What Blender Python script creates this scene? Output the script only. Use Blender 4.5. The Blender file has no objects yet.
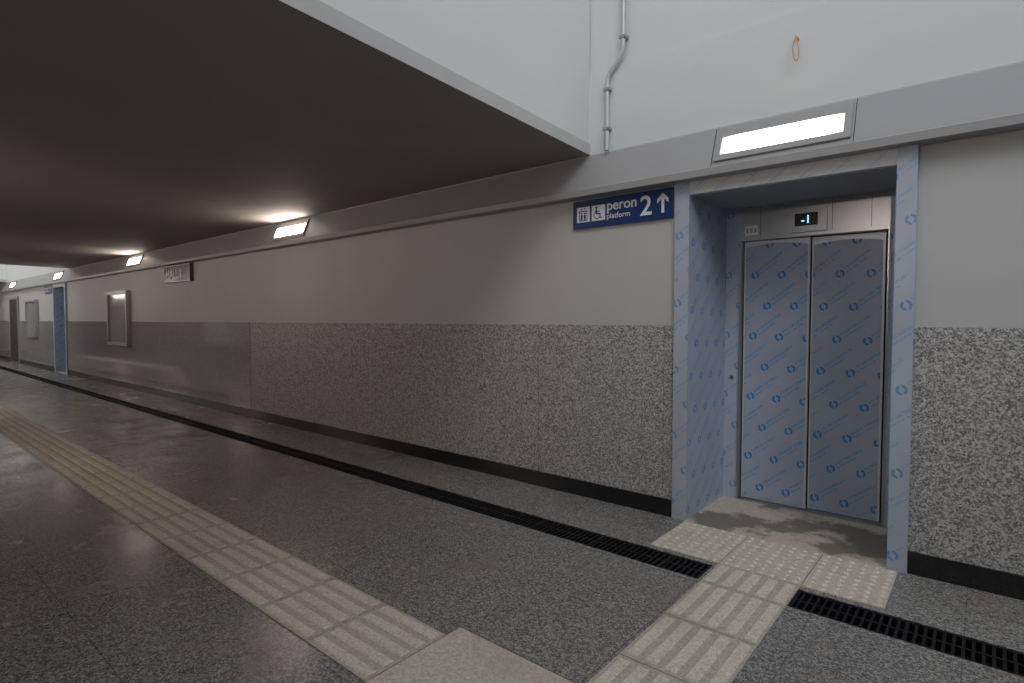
import bpy, bmesh, math, random
from mathutils import Vector
random.seed(4)
S=bpy.context.scene
S.view_settings.view_transform='Standard'
S.view_settings.look='None'

# ------------------------------------------------------------ materials
class NT:
    def __init__(s,name):
        s.m=bpy.data.materials.new(name); s.m.use_nodes=True
        s.n=s.m.node_tree.nodes; s.l=s.m.node_tree.links
        s.b=s.n['Principled BSDF']
    def lk(s,a,b): s.l.new(a,b)
    def M(s,op,a,b=None,c=None):
        n=s.n.new('ShaderNodeMath'); n.operation=op
        for i,v in enumerate((a,b,c)):
            if v is None: continue
            if isinstance(v,(int,float)): n.inputs[i].default_value=v
            else: s.lk(v,n.inputs[i])
        return n.outputs[0]
    def mix(s,f,a,b):
        n=s.n.new('ShaderNodeMix'); n.data_type='RGBA'
        for i,v in ((0,f),(6,a),(7,b)):
            if isinstance(v,(int,float)): n.inputs[i].default_value=v
            elif isinstance(v,tuple): n.inputs[i].default_value=v+(1,)
            else: s.lk(v,n.inputs[i])
        return n.outputs[2]
    def coord(s,k='Object'):
        return s.n.new('ShaderNodeTexCoord').outputs[k]
    def sep(s,v):
        n=s.n.new('ShaderNodeSeparateXYZ'); s.lk(v,n.inputs[0]); return n.outputs
    def noise(s,v,sc,det=3,rough=.5):
        n=s.n.new('ShaderNodeTexNoise'); n.inputs['Scale'].default_value=sc
        n.inputs['Detail'].default_value=det; n.inputs['Roughness'].default_value=rough
        s.lk(v,n.inputs['Vector']); return n.outputs[0]
    def vor(s,v,sc):
        n=s.n.new('ShaderNodeTexVoronoi'); n.inputs['Scale'].default_value=sc
        s.lk(v,n.inputs['Vector']); return s.sep(n.outputs['Color'])[0]
    def ramp(s,f,pts):
        n=s.n.new('ShaderNodeValToRGB'); e=n.color_ramp.elements
        while len(e)<len(pts): e.new(.5)
        for el,(p,c) in zip(e,pts): el.position=p; el.color=tuple(c)+(1,)
        s.lk(f,n.inputs[0]); return n.outputs[0]
    def bump(s,h,st,dist=.01):
        n=s.n.new('ShaderNodeBump'); n.inputs['Strength'].default_value=st
        n.inputs['Distance'].default_value=dist; s.lk(h,n.inputs['Height'])
        s.lk(n.outputs[0],s.b.inputs['Normal'])
    def col(s,c):
        if isinstance(c,tuple): s.b.inputs['Base Color'].default_value=c+(1,)
        else: s.lk(c,s.b.inputs['Base Color'])
    def rough(s,r):
        if isinstance(r,(int,float)): s.b.inputs['Roughness'].default_value=r
        else: s.lk(r,s.b.inputs['Roughness'])

def plain(name,c,r=.6,metal=0.,var=.06,nsc=6,bump=0.):
    t=NT(name); o=t.coord(); n=t.noise(o,nsc,4)
    a=tuple(x*(1-var) for x in c); b=tuple(min(1,x*(1+var)) for x in c)
    t.col(t.ramp(n,[(.3,a),(.7,b)])); t.rough(r); t.b.inputs['Metallic'].default_value=metal
    if bump: t.bump(t.noise(o,nsc*20,3),bump,.005)
    return t.m

def emis(name,c,st):
    t=NT(name); t.col(c); t.b.inputs['Emission Color'].default_value=c+(1,)
    t.b.inputs['Emission Strength'].default_value=st; return t.m

def seamline(t,x,period,off,w):
    d=t.M('ABSOLUTE',t.M('SUBTRACT',t.M('FLOORED_MODULO',t.M('ADD',x,off),period),period/2))
    return t.M('GREATER_THAN',d,period/2-w)

def granite(name,cols,r,seam=None,dirt=None,sc=(110,230),dsc=2.2,damt=.55,dth=(.5,.72)):
    t=NT(name); o=t.coord()
    a=t.vor(o,sc[0]); b=t.vor(o,sc[1])
    f=t.M('ADD',t.M('MULTIPLY',a,.5),t.M('MULTIPLY',b,.5))
    c=t.ramp(f,cols)
    x,y,z=t.sep(o)
    if dirt:
        d=t.ramp(t.noise(o,dsc,8,.65),[(dth[0],(0,0,0)),(dth[1],(1,1,1))])
        c=t.mix(t.M('MULTIPLY',t.sep(d)[0],damt),c,dirt)
    if seam:
        ax=dict(x=x,y=y,z=z); m=None
        for k,p,off in seam:
            s_=seamline(t,ax[k],p,off,.0025)
            m=s_ if m is None else t.M('MAXIMUM',m,s_)
        c=t.mix(t.M('MULTIPLY',m,.5),c,(.03,.03,.03))
    t.col(c)
    if isinstance(r,tuple):
        rr=t.M('ADD',t.M('MULTIPLY',t.noise(o,2.2,6,.65),(r[1]-r[0])*2),r[0]-(r[1]-r[0])*.5); t.rough(rr)
    else: t.rough(r)
    return t.m

def film(name,base,logo=1.,scale=1.):
    t=NT(name); uv=t.sep(t.coord('UV')); u,v=uv[0],uv[1]
    a=math.radians(38); ca,sa=math.cos(a)/scale,math.sin(a)/scale
    U=t.M('ADD',t.M('MULTIPLY',u,ca),t.M('MULTIPLY',v,sa))
    V=t.M('SUBTRACT',t.M('MULTIPLY',v,ca),t.M('MULTIPLY',u,sa))
    R=.128; C=.39
    row=t.M('FLOOR',t.M('DIVIDE',V,R)); fy=t.M('SUBTRACT',V,t.M('MULTIPLY',row,R))
    ux=t.M('ADD',U,t.M('MULTIPLY',row,.155)); cx=t.M('FLOORED_MODULO',ux,C)
    dx=t.M('SUBTRACT',cx,.05); dy=t.M('SUBTRACT',fy,.065)
    d=t.M('SQRT',t.M('ADD',t.M('MULTIPLY',dx,dx),t.M('MULTIPLY',dy,dy)))
    ring=t.M('LESS_THAN',t.M('ABSOLUTE',t.M('SUBTRACT',d,.023)),.0080)
    gap=t.M('GREATER_THAN',t.M('ABSOLUTE',t.M('ADD',t.M('MULTIPLY',dy,.3),t.M('MULTIPLY',dx,-1.))),.006)
    ring=t.M('MULTIPLY',ring,gap)
    def band(x,lo,hi): return t.M('MULTIPLY',t.M('GREATER_THAN',x,lo),t.M('LESS_THAN',x,hi))
    wn=t.n.new('ShaderNodeTexWhiteNoise'); cb=t.n.new('ShaderNodeCombineXYZ')
    t.lk(t.M('FLOOR',t.M('DIVIDE',ux,.0075)),cb.inputs[0]); t.lk(t.M('FLOOR',t.M('DIVIDE',fy,.0085)),cb.inputs[1]); t.lk(row,cb.inputs[2])
    t.lk(cb.outputs[0],wn.inputs['Vector']); L=t.M('GREATER_THAN',wn.outputs['Value'],.30)
    t1=t.M('MULTIPLY',band(cx,.09,.32),band(fy,.069,.089)); t2=t.M('MULTIPLY',band(cx,.09,.25),band(fy,.042,.055))
    txt=t.M('MULTIPLY',t.M('MAXIMUM',t1,t2),L)
    o=t.coord(); n=t.noise(o,1.8,4)
    c=t.ramp(n,[(.3,tuple(x*.9 for x in base)),(.7,tuple(min(1,x*1.1) for x in base))])
    c=t.mix(t.M('MULTIPLY',txt,.62*logo),c,(.10,.32,.60))
    c=t.mix(t.M('MULTIPLY',ring,.95*logo),c,(.006,.21,.53))
    t.col(c); t.rough(.33)
    mp=t.n.new('ShaderNodeMapping'); mp.inputs['Scale'].default_value=(1,1,.35); t.lk(o,mp.inputs[0])
    h=t.M('ADD',t.noise(mp.outputs[0],7,4,.55),t.M('MULTIPLY',t.noise(mp.outputs[0],30,2),.15))
    t.bump(h,.7,.014)
    return t.m

P={}
P['paint']=plain('wall_paint',(.50,.495,.49),.55,var=.03,nsc=1.2)
P['white']=plain('shaft_paint',(.66,.68,.672),.6,var=.02,nsc=1.0)
P['white2']=plain('shaft_edge_paint',(.48,.485,.48),.6,var=.04)
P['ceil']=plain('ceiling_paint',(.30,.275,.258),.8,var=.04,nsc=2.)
P['trim']=plain('trim_panel',(.32,.315,.318),.38,var=.03,nsc=2.)
P['trimd']=plain('trim_lip',(.30,.30,.30),.4,var=.03)
P['black']=plain('baseboard_black_stone',(.012,.012,.013),.22,var=.3,nsc=60)
gc=[(.2,(.11,.106,.103)),(.5,(.325,.315,.305)),(.8,(.60,.585,.57))]
P['gran']=granite('granite_cladding',gc,.5,seam=[('x',1.2,.685),],sc=(95,190))
P['granp']=granite('granite_polished',[(.22,(.17,.165,.16)),(.5,(.30,.29,.285)),(.8,(.42,.41,.405))],.06,seam=[('x',1.2,.685)])
P['floor']=granite('floor_granite',[(.15,(.075,.071,.067)),(.5,(.215,.205,.195)),(.85,(.47,.45,.43))],(.12,.34),
    seam=[('x',.6,.05),('y',.6,.34)],dirt=(.27,.205,.14),damt=.5)
tc=[(.15,(.56,.495,.395)),(.5,(.73,.66,.54)),(.85,(.82,.765,.66))]
P['tact']=granite('tactile_stone',tc,(.35,.65),dirt=(.52,.455,.35),sc=(90,160))
P['tactd']=granite('tactile_stone_base',[(p,tuple(q*.72 for q in c)) for p,c in tc],(.4,.7),dirt=(.31,.27,.20),sc=(90,160))
P['tactp']=granite('tactile_stone_plain',[(p,tuple(q*.88 for q in c)) for p,c in tc],(.4,.7),dirt=(.42,.365,.28),sc=(90,160),dsc=3.)
P['conc']=granite('concrete_screed',[(.1,(.52,.455,.36)),(.5,(.59,.52,.42)),(.9,(.66,.59,.48))],.6,dirt=(.16,.14,.115),sc=(60,120),dsc=1.6,damt=.85,dth=(.49,.55))
P['iron']=plain('cast_iron',(.018,.018,.02),.4,metal=.6,var=.3,nsc=30)
P['pit']=plain('drain_pit',(.008,.008,.008),.9)
P['steel']=plain('brushed_steel',(.42,.43,.45),.28,metal=.9,var=.05,nsc=3)
P['panelsteel']=plain('bare_door_steel',(.66,.68,.72),.35,metal=.3,var=.04)
P['pipe']=plain('galvanised_pipe',(.55,.56,.57),.35,metal=.3,var=.05)
P['film']=film('film_door',(.40,.44,.54))
P['filmj']=film('film_jamb',(.42,.455,.53),.7)
P['filmt']=film('film_header',(.62,.62,.63),.5,.9)
P['blue']=plain('sign_blue',(.012,.035,.14),.3,var=.03)
P['wht']=plain('sign_white',(.78,.79,.80),.4,var=.02)
P['dark']=plain('dark_plastic',(.015,.015,.018),.25)
P['disp']=emis('display_digits',(.35,.65,1.),1.6)
P['lamp']=emis('lamp_diffuser',(1.,.86,.76),34.)
P['lampb']=emis('lamp_diffuser_bright',(1.,.86,.77),125.)
def tubelamp(name,xc):
    # diffuser with a fluorescent tube behind: fades toward the ends of the housing
    t=NT(name); x=t.sep(t.coord())[0]; t.col((.8,.78,.74))
    f=t.M('SUBTRACT',1.0,t.M('DIVIDE',t.M('ABSOLUTE',t.M('SUBTRACT',x,xc)),.385))
    f=t.M('MINIMUM',t.M('MULTIPLY',t.M('MAXIMUM',f,0.),3.2),1.)
    t.b.inputs['Emission Color'].default_value=(1.,.80,.62,1)
    t.lk(t.M('ADD',t.M('MULTIPLY',t.M('MULTIPLY',f,f),9.),.75),t.b.inputs['Emission Strength']); return t.m
P['lampn']=tubelamp('lamp_diffuser_tube',-1.075)
P['frame']=plain('case_frame',(.40,.40,.40),.35,metal=.5)
P['glassy']=plain('case_panel',(.34,.35,.36),.12,var=.08,nsc=2)
P['sgrey']=plain('smoked_sign',(.07,.075,.075),.25)
P['wire']=plain('orange_cable',(.60,.30,.16),.5)
P['door']=plain('dark_door',(.05,.045,.04),.5)

# ------------------------------------------------------------ mesh builder
class B:
    def __init__(s,name):
        s.name=name; s.bm=bmesh.new(); s.mats=[]; s.uv=s.bm.loops.layers.uv.new('UVMap')
    def mi(s,m):
        if m not in s.mats: s.mats.append(m)
        return s.mats.index(m)
    def face(s,pts,m):
        vs=[s.bm.verts.new(p) for p in pts]; f=s.bm.faces.new(vs); f.material_index=s.mi(m); f.normal_update()
        n=f.normal
        for l in f.loops:
            x,y,z=l.vert.co
            if abs(n.y)>=max(abs(n.x),abs(n.z)): l[s.uv].uv=(x,z)
            elif abs(n.x)>=abs(n.z): l[s.uv].uv=(y,z)
            else: l[s.uv].uv=(x,y)
        return f
    def box(s,x0,x1,y0,y1,z0,z1,m,taper=0.):
        t=taper
        b=[(x0,y0,z0),(x1,y0,z0),(x1,y1,z0),(x0,y1,z0)]
        T=[(x0+t,y0+t,z1),(x1-t,y0+t,z1),(x1-t,y1-t,z1),(x0+t,y1-t,z1)]
        s.face(b[::-1],m); s.face(T,m)
        for i in range(4):
            j=(i+1)%4; s.face([b[i],b[j],T[j],T[i]],m)
    def prism(s,poly,z0,z1,m,mb=None):
        n=len(poly)
        s.face([(x,y,z0) for x,y in poly][::-1],mb or m); s.face([(x,y,z1) for x,y in poly],m)
        for i in range(n):
            a=poly[i];c=poly[(i+1)%n]; s.face([(a[0],a[1],z0),(c[0],c[1],z0),(c[0],c[1],z1),(a[0],a[1],z1)],m)
    def extx(s,prof,x0,x1,m):
        n=len(prof)
        s.face([(x0,y,z) for y,z in prof],m); s.face([(x1,y,z) for y,z in prof][::-1],m)
        for i in range(n):
            a=prof[i];c=prof[(i+1)%n]; s.face([(x0,a[0],a[1]),(x1,a[0],a[1]),(x1,c[0],c[1]),(x0,c[0],c[1])][::-1],m)
    def cyl(s,c,r,h,m,ax='z',n=16,r2=None):
        r2=r if r2 is None else r2; A=[];Bv=[]
        for i in range(n):
            a=2*math.pi*i/n; p,q=math.cos(a),math.sin(a)
            if ax=='z': A.append((c[0]+r*p,c[1]+r*q,c[2])); Bv.append((c[0]+r2*p,c[1]+r2*q,c[2]+h))
            else: A.append((c[0]+r*p,c[1],c[2]+r*q)); Bv.append((c[0]+r2*p,c[1]-h,c[2]+r2*q))
        s.face(A[::-1],m); s.face(Bv,m)
        for i in range(n):
            j=(i+1)%n; s.face([A[i],A[j],Bv[j],Bv[i]],m)
    def done(s,parent=None,recalc=True,smooth=False):
        if recalc: bmesh.ops.recalc_face_normals(s.bm,faces=s.bm.faces)
        me=bpy.data.meshes.new(s.name); s.bm.to_mesh(me); s.bm.free()
        for m in s.mats: me.materials.append(P[m])
        o=bpy.data.objects.new(s.name,me); S.collection.objects.link(o)
        if parent: o.parent=parent
        return o
def empty(name):
    o=bpy.data.objects.new(name,None); S.collection.objects.link(o); return o
def text(name,body,size,x,y,z,m,parent,off=0.,align='LEFT'):
    c=bpy.data.curves.new(name,'FONT'); c.body=body; c.size=size; c.offset=off; c.extrude=.001; c.align_x=align
    c.materials.append(P[m]); o=bpy.data.objects.new(name,c); S.collection.objects.link(o)
    o.location=(x,y,z); o.rotation_euler=(math.pi/2,0,0); o.parent=parent; return o
def tube(name,pts,r,m,parent=None,cyc=False,bez=False):
    c=bpy.data.curves.new(name,'CURVE'); c.dimensions='3D'; c.bevel_depth=r; c.bevel_resolution=4
    sp=c.splines.new('NURBS' if bez else 'POLY'); sp.points.add(len(pts)-1)
    for p,q in zip(sp.points,pts): p.co=(*q,1)
    if bez: sp.order_u=3; sp.use_endpoint_u=not cyc
    sp.use_cyclic_u=cyc; c.materials.append(P[m]); c.use_fill_caps=True
    o=bpy.data.objects.new(name,c); S.collection.objects.link(o)
    if parent: o.parent=parent
    return o

XL,XR=-36.,7.; YO=-5.0; ZC=2.86; ZT=5.6
OX=[0.,-18.85]
# ------------------------------------------------------------ back wall
w=B('wall_back')
segs=[(XL,-1.75+OX[1]),(-.38+OX[1],-1.75),(-.38,XR)]
for a,b in segs: w.box(a,b,0,.3,1.455,2.47,'paint')
w.box(XL,XR,0,.3,2.47,2.86,'paint')
w.box(XL,XR,0,.3,2.86,3.50,'white')
w.box(XL,XR,0.012,.3,3.50,ZT,'white')
SP=-8.6
for a,b in segs:
    parts=[(a,b,'gran')]
    if b<=SP: parts=[(a,b,'granp')]
    elif a<SP<b: parts=[(a,SP,'granp'),(SP,b,'gran')]
    for c,d,m in parts: w.box(c,d,-.012 if m=='gran' else -.018,.3,.0,1.455,m)
w.done()
bb=B('baseboard_back')
for a,b in [(XL,-1.80+OX[1]),(-.33+OX[1],-1.80),(-.33,XR)]: bb.box(a,b,-.03,-.0125,0,.13,'black')
bb.done()
w=B('wall_front')
w.box(XL,XR,YO-.3,YO,1.455,ZC,'paint'); w.box(XL,XR,YO-.3,YO+.012,0,1.455,'gran'); w.box(XL,XR,YO-.3,YO,ZC,ZT,'white'); w.done()
w=B('wall_left'); w.box(XL-.3,XL,YO,.3,0,3.3,'paint'); w.done()
w=B('wall_right'); w.box(XR,XR+.3,YO,.3,0,ZT,'paint'); w.done()
def sl(x,y): return x-.075*(y)
def strip(xa,xb,y1=0): return [(sl(xa,YO),YO),(sl(xb,YO),YO),(sl(xb,y1),y1),(sl(xa,y1),y1)]
E1,E2,E3=-2.56,-18.8,-27.5
ER=5.6
c=B('ceiling')
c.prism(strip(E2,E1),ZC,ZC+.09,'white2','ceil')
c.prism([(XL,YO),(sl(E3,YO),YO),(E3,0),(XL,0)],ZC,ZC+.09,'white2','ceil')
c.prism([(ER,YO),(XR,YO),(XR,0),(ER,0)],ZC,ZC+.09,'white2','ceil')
c.done()
for nm,xa,xb in (('wall_skylight_a',E1-.3,E1-.012),('wall_skylight_b',E2+.012,E2+.3),('wall_skylight_c',E3-.3,E3-.012)):
    c=B(nm); c.prism(strip(xa,xb),ZC+.09,ZT,'white'); c.done()
c=B('wall_skylight_d'); c.box(ER+.02,ER+.3,YO,0,ZC+.09,ZT,'white'); c.done()

# ------------------------------------------------------------ floor
f=B('floor')
DY0,DY1=-.90,-.66
f.box(XL,XR,DY1,0.0,-.2,0,'floor'); f.box(XL,XR,YO,DY0,-.2,0,'floor')
f.box(XL,XR,DY0,DY1,-.2,-.07,'pit'); f.box(-1.25,-.77,DY0,DY1,-.07,0,'floor')
f.done()
for nm,a,b in (('drain_grate',XL,-1.25),('drain_grate',-.77,XR)):
    g=B(nm); z=-.004
    g.box(a,b,DY0,DY0+.018,-.06,z,'iron'); g.box(a,b,DY1-.018,DY1,-.06,z,'iron')
    g.box(a,b,-.787,-.773,-.04,z-.001,'iron')
    g.box(a,a+.018,DY0,DY1,-.06,z,'iron'); g.box(b-.018,b,DY0,DY1,-.06,z,'iron')
    x=a+.03
    while x<b-.03:
        g.box(x,x+.013,DY0+.018,DY1-.018,-.03,z-.002,'iron'); x+=.036 if x>-12 else .07
    k=a+.5
    while k<b:
        g.box(k-.006,k+.006,DY0,DY1,-.04,z+.001,'iron'); k+=.5
    g.done()
# tactile paving
G=.006
def ribtile(x0,x1,y0,y1,along):
    t.box(x0+G/2,x1-G/2,y0+G/2,y1-G/2,.0,.006,'tactd')
    n=5
    if along=='x':
        d=(y1-y0)/n
        for i in range(n): t.box(x0+.025,x1-.025,y0+d*(i+.5)-.028,y0+d*(i+.5)+.028,.006,.012,'tact',.007)
    else:
        d=(x1-x0)/n
        for i in range(n): t.box(x0+d*(i+.5)-.028,x0+d*(i+.5)+.028,y0+.025,y1-.025,.006,.012,'tact',.007)
def dottile(x0,x1,y0,y1,dots=True):
    t.box(x0+G/2,x1-G/2,y0+G/2,y1-G/2,.0,.006,'tactp')
    if dots:
        nx=max(1,round((x1-x0)/.066)); ny=max(1,round((y1-y0)/.066))
        for i in range(nx):
            for j in range(ny): t.cyl((x0+(x1-x0)*(i+.5)/nx,y0+(y1-y0)*(j+.5)/ny,.006),.018,.006,'tact',n=10,r2=.011)
t=B('tactile_paving')
x=-1.93
while x>XL+.5:
    ribtile(x-.465,x,-2.70,-2.24,'x'); x-=.465
dottile(-1.93,-1.0,-2.76,-2.15,False); dottile(-1.0,-.07,-2.76,-2.15,False)
x=-.07
while x<XR-.5: ribtile(x,x+.465,-2.70,-2.24,'x'); x+=.465
ys=[-2.15,-1.85,-1.39,-.92,-.62]
for a,b in zip(ys,ys[1:]): ribtile(-1.23,-.77,a,b,'y')
for a,b in ((-1.69,-1.23),(-1.23,-.77),(-.77,-.37)):
    dottile(a,b,-.62,-.31); dottile(a,b,-.31,-.052)
t.done()

# ------------------------------------------------------------ trim with lamps
lampx=[-1.075,-7.27,-13.5,-19.75,-26.0,-32.2]
tr=B('trim_1')
prof=[(0,2.505),(-.125,2.505),(-.125,2.555),(-.118,2.562),(-.005,2.85),(0,2.85)]
tr.extx(prof,XL,XR,'trim')
for lx in lampx:
    for k in (-.43,.43):
        X=lx+k
        tr.extx([(-.1155,2.5625),(-.1195,2.5625),(-.0065,2.85),(-.003,2.85)],X-.002,X+.002,'dark')
t1=tr.done()
t2=bpy.data.objects.new('trim_2',t1.data); S.collection.objects.link(t2); t2.location=(XL+XR,YO,0); t2.rotation_euler=(0,0,math.pi)
A0=Vector((0,-.118,2.562)); A1=Vector((0,-.005,2.85)); dv=(A1-A0).normalized(); nv=Vector((0,-dv.z,dv.y))
def slant(b,x0,x1,s0,s1,h0,h1,m):
    def pp(x,s,h): v=A0+dv*s+nv*h; return (x,v.y,v.z)
    q=[pp(x0,s0,h0),pp(x1,s0,h0),pp(x1,s1,h0),pp(x0,s1,h0)]; r=[pp(x0,s0,h1),pp(x1,s0,h1),pp(x1,s1,h1),pp(x0,s1,h1)]
    b.face(q[::-1],m); b.face(r,m)
    for i in range(4):
        j=(i+1)%4; b.face([q[i],q[j],r[j],r[i]],m)
def lamp(lx,mat):
    l=B('wall_lamp'); a,b=lx-.415,lx+.415
    slant(l,a,b,.03,.075,-.002,.016,'trimd'); slant(l,a,b,.215,.28,-.002,.016,'trimd')
    slant(l,a,a+.04,.075,.215,-.002,.016,'trimd'); slant(l,b-.04,b,.075,.215,-.002,.016,'trimd')
    slant(l,a+.04,b-.04,.075,.215,.002,.010,mat); return l.done()
for lx in lampx:
    lamp(lx,'lampn' if lx>-3 else 'lamp')
    l2=lamp(lx,'lamp' if lx>-3 else 'lampb'); l2.location=(2*lx,YO,0); l2.rotation_euler=(0,0,math.pi)

# ------------------------------------------------------------ lift portals
def lift(ox):
    e=empty('elevator_entrance')
    XA,XB=-1.69+ox,-.43+ox; D=.74
    j=B('portal_frame')
    j.box(XA-.11,XA,-.035,.02,0,2.52,'filmj'); j.box(XB,XB+.10,-.05,.02,0,2.535,'filmj')
    j.box(XA,XB,-.03,.02,2.41,2.52,'filmt')
    j.box(XA-.03,XA,.02,D+.1,0,2.44,'film'); j.box(XB,XB+.03,.02,D+.1,0,2.44,'film')
    j.box(XA-.03,XB+.03,.02,D+.1,2.41,2.44,'trimd')
    j.done(e)
    j=B('landing_floor'); j.box(XA,XB,-.05,D+.3,-.1,.004,'conc'); j.done(e)
    j=B('door_frame')
    ZD=2.14
    j.box(XA,XA+.115,D,D+.06,.004,2.41,'filmj'); j.box(XB-.115,XB,D,D+.06,.004,2.41,'filmj')
    j.box(XA+.115,XA+.125,D-.012,D+.06,.004,ZD,'steel'); j.box(XB-.125,XB-.115,D-.012,D+.06,.004,ZD,'steel')
    j.box(XA+.115,XB-.115,D,D+.06,ZD,2.41,'steel')
    j.box(XA+.115,XB-.115,D-.014,D,ZD,ZD+.025,'steel')
    j.box(XA,XB,D+.16,D+.20,0,2.45,'dark')
    j.box(XA+.125,XB-.125,D-.01,D+.16,.0,.012,'steel')
    for xx in (.27,.78,1.03): j.box(XA+xx,XA+xx+.003,D-.002,D,ZD+.03,2.41,'dark')
    j.done(e)
    mid=(XA+XB)/2
    for nm,a,b,y in (('door_leaf_l',XA+.135,mid-.005,D+.045),('door_leaf_r',mid+.003,XB-.15,D+.08)):
        q=B(nm); q.box(a,b,y,y+.03,.016,ZD-.004,'panelsteel')
        N=30; ins=.012; xs=[a+ins+(b-a-2*ins)*i/N for i in range(N+1)]
        zs=[]
        for xx in xs:
            u=(xx-a)/(b-a); zs.append(ZD-.065+.028*math.sin(u*math.pi)-.004*random.random()+(.012 if nm=='door_leaf_l' else 0))
        for i in range(N): q.face([(xs[i],y-.002,.022),(xs[i+1],y-.002,.022),(xs[i+1],y-.002,zs[i+1]),(xs[i],y-.002,zs[i])],'film')
        q.done(e,recalc=False)
    q=B('floor_indicator'); q.box(mid-.15,mid+.12,D-.03,D,ZD+.03,ZD+.22,'steel')
    q.box(mid-.10,mid+.06,D-.034,D-.03,ZD+.075,ZD+.17,'dark'); q.done(e)
    text('indicator_digits','-1',.085,mid-.02,D-.036,ZD+.093,'disp',e,.0004,'CENTER')
    q=B('rating_label'); q.box(XA+.15,XA+.25,D-.003,D,ZD+.045,ZD+.12,'wht')
    for k in range(3): q.box(XA+.16+.03*k,XA+.18+.03*k,D-.005,D-.003,ZD+.06,ZD+.10,'frame')
    q.done(e)
    q=B('key_switch'); q.cyl((XA+.06,D,1.02),.018,.008,'steel','y',20); q.cyl((XA+.06,D-.008,1.02),.007,.003,'dark','y',12); q.done(e)
for ox in OX: lift(ox)
for ox in OX:
    s=B('wall_lift_shaft'); s.box(-1.95+ox,-.15+ox,1.1,1.2,0,3.0,'door'); s.done()

# ------------------------------------------------------------ platform sign
def sign(ox):
    e=empty('platform_sign'); X0,X1=-2.71+ox,-1.825+ox; Z0,Z1=2.26,2.488; y=-.025
    b=B('board'); b.box(X0,X1,y,0,Z0,Z1,'blue'); b.done(e)
    q=B('lift_pictogram'); x=X0+.04; s=.125; z=Z0+.05; yy=y-.003
    q.box(x,x+s,yy,y,z,z+s,'wht')
    for a,b_,c_,d_ in ((.022,.103,.010,.016),(.022,.103,.086,.092),(.022,.028,.010,.092),(.097,.103,.010,.092)):
        q.box(x+a,x+b_,yy-.002,yy,z+c_,z+d_,'blue')
    for k in range(2):
        cx=x+.047+.031*k; q.box(cx-.009,cx+.009,yy-.002,yy,z+.018,z+.06,'blue'); q.cyl((cx,yy,z+.072),.008,.002,'blue','y',12)
    q.face([(x+.040,yy-.002,z+.099),(x+.056,yy-.002,z+.099),(x+.048,yy-.002,z+.117)],'blue')
    q.face([(x+.069,yy-.002,z+.117),(x+.077,yy-.002,z+.099),(x+.085,yy-.002,z+.117)],'blue')
    q.done(e,recalc=False)
    q=B('wheelchair_pictogram'); x=X0+.185; q.box(x,x+s,yy,y,z,z+s,'wht')
    q.cyl((x+.045,yy,z+.105),.010,.002,'blue','y',14)
    q.box(x+.038,x+.052,yy-.002,yy,z+.052,z+.092,'blue'); q.box(x+.04,x+.082,yy-.002,yy,z+.05,z+.060,'blue')
    q.box(x+.074,x+.084,yy-.002,yy,z+.022,z+.06,'blue'); q.box(x+.078,x+.10,yy-.002,yy,z+.018,z+.027,'blue'); q.box(x+.05,x+.075,yy-.002,yy,z+.07,z+.077,'blue')
    n=20
    for i in range(n):
        a0=math.radians(100+230*i/n); a1=math.radians(100+230*(i+1)/n); c=(x+.052,z+.045)
        q.face([(c[0]+r*math.cos(a),yy-.002,c[1]+r*math.sin(a)) for r,a in ((.034,a0),(.034,a1),(.026,a1),(.026,a0))],'blue')
    q.done(e,recalc=False)
    text('word_peron','peron',.112,X0+.325,y-.003,Z0+.122,'wht',e,.0018)
    text('word_platform','platform',.062,X0+.325,y-.003,Z0+.055,'wht',e,.0)
    text('digit_2','2',.21,X0+.62,y-.003,Z0+.045,'wht',e,.0025)
    q=B('arrow'); ax=X0+.81; q.box(ax-.011,ax+.011,yy,y,Z0+.045,Z0+.18,'wht')
    for sg in (-1,1):
        pts=[(ax,Z0+.195),(ax,Z0+.163),(ax+sg*.045,Z0+.118),(ax+sg*.045,Z0+.150)]
        q.face([(a,yy,b) for a,b in pts],'wht')
    q.done(e,recalc=False)
sign(0); sign(-18.9)

e=empty('exit_sign'); b=B('board'); b.box(-11.9,-10.7,-.06,-.0,2.18,2.49,'sgrey')
b.box(-11.9,-10.7,-.07,-.06,2.18,2.195,'frame'); b.box(-11.9,-10.7,-.07,-.06,2.475,2.49,'frame'); b.done(e)
text('sign_word','HALL 1',.24,-11.8,-.065,2.25,'wht',e,.002)

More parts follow.
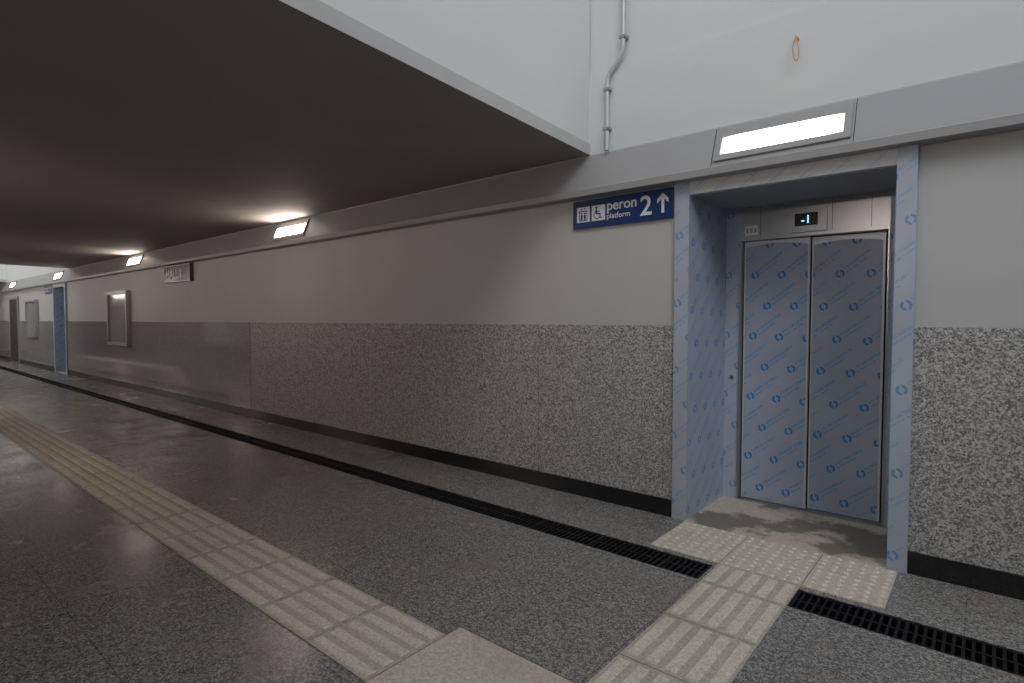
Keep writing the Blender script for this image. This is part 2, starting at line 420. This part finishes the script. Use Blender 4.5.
def case(x0,x1,z0,z1):
    b=B('display_case'); t=.07
    b.box(x0,x1,-.10,-.019,z0,z0+t,'frame'); b.box(x0,x1,-.10,-.001,z1-t,z1,'frame')
    b.box(x0,x0+t,-.10,-.019,z0+t,z1-t,'frame'); b.box(x1-t,x1,-.10,-.019,z0+t,z1-t,'frame')
    b.box(x0+t,x1-t,-.05,-.019,z0+t,z1-t,'glassy'); b.done()
case(-15.35,-14.0,.93,2.12); case(-24.0,-22.6,.93,2.12)
b=B('door_1'); b.box(-26.9,-25.5,-.05,-.019,0,2.3,'frame'); b.box(-26.8,-26.21,-.06,-.05,.02,2.2,'door'); b.box(-26.19,-25.6,-.06,-.05,.02,2.2,'door'); b.done()
b=B('unseen_white_panel'); b.box(-22.6,-19.4,YO+.013,YO+.05,.45,2.1,'frame'); b.box(-22.52,-19.48,YO+.05,YO+.06,.53,2.02,'wht'); b.done()  # unseen white panel, added for a bright reflection in the polished granite

# conduit pipe
e=empty('conduit_pipe'); y=-.03
tube('pipe_run',[(-2.385,y,2.86),(-2.385,y,3.38),(-2.38,y,3.43),(-2.36,y,3.47),(-2.27,y,3.56),(-2.25,y,3.60),(-2.245,y,3.65),(-2.24,y,5.5)],.018,'pipe',e)
b=B('pipe_clips')
for x,z in ((-2.385,3.02),(-2.385,3.33),(-2.245,3.70),(-2.243,4.4)): b.box(x-.028,x+.028,-.052,0.012 if z>3.5 else 0,z,z+.02,'steel')
b.done(e)
tube('cable_loop',[(-.99,0.01,3.30),(-1.0,-.03,3.34),(-.985,-.045,3.30),(-.965,-.05,3.20),(-.98,-.05,3.15),(-1.0,-.05,3.18),(-1.01,-.045,3.26),(-.99,-.03,3.34),(-.98,.01,3.30)],.0035,'wire',bez=True)

# ------------------------------------------------------------ world / light
wd=bpy.data.worlds.new('overcast_sky'); S.world=wd; wd.use_nodes=True
bg=wd.node_tree.nodes['Background']; bg.inputs[0].default_value=(.89,.94,1.,1); bg.inputs[1].default_value=1.0
sd=bpy.data.lights.new('hazy_sun','SUN'); sd.energy=.78; sd.angle=math.radians(24); sd.color=(.97,.98,1.)
so=bpy.data.objects.new('hazy_sun',sd); S.collection.objects.link(so)
so.rotation_euler=Vector((-.85,.85,-1.0)).to_track_quat('-Z','Y').to_euler(); so.location=(2,-4,9)

cd=bpy.data.cameras.new('camera'); cam=bpy.data.objects.new('camera',cd); S.collection.objects.link(cam)
cd.sensor_width=36; cd.lens=567/1024*36; cd.clip_end=200; cd.clip_start=.05
cam.location=(0,-4.06,1.5); cam.rotation_euler=(math.radians(90)-math.atan(22/567),0,math.radians(40))
S.camera=cam
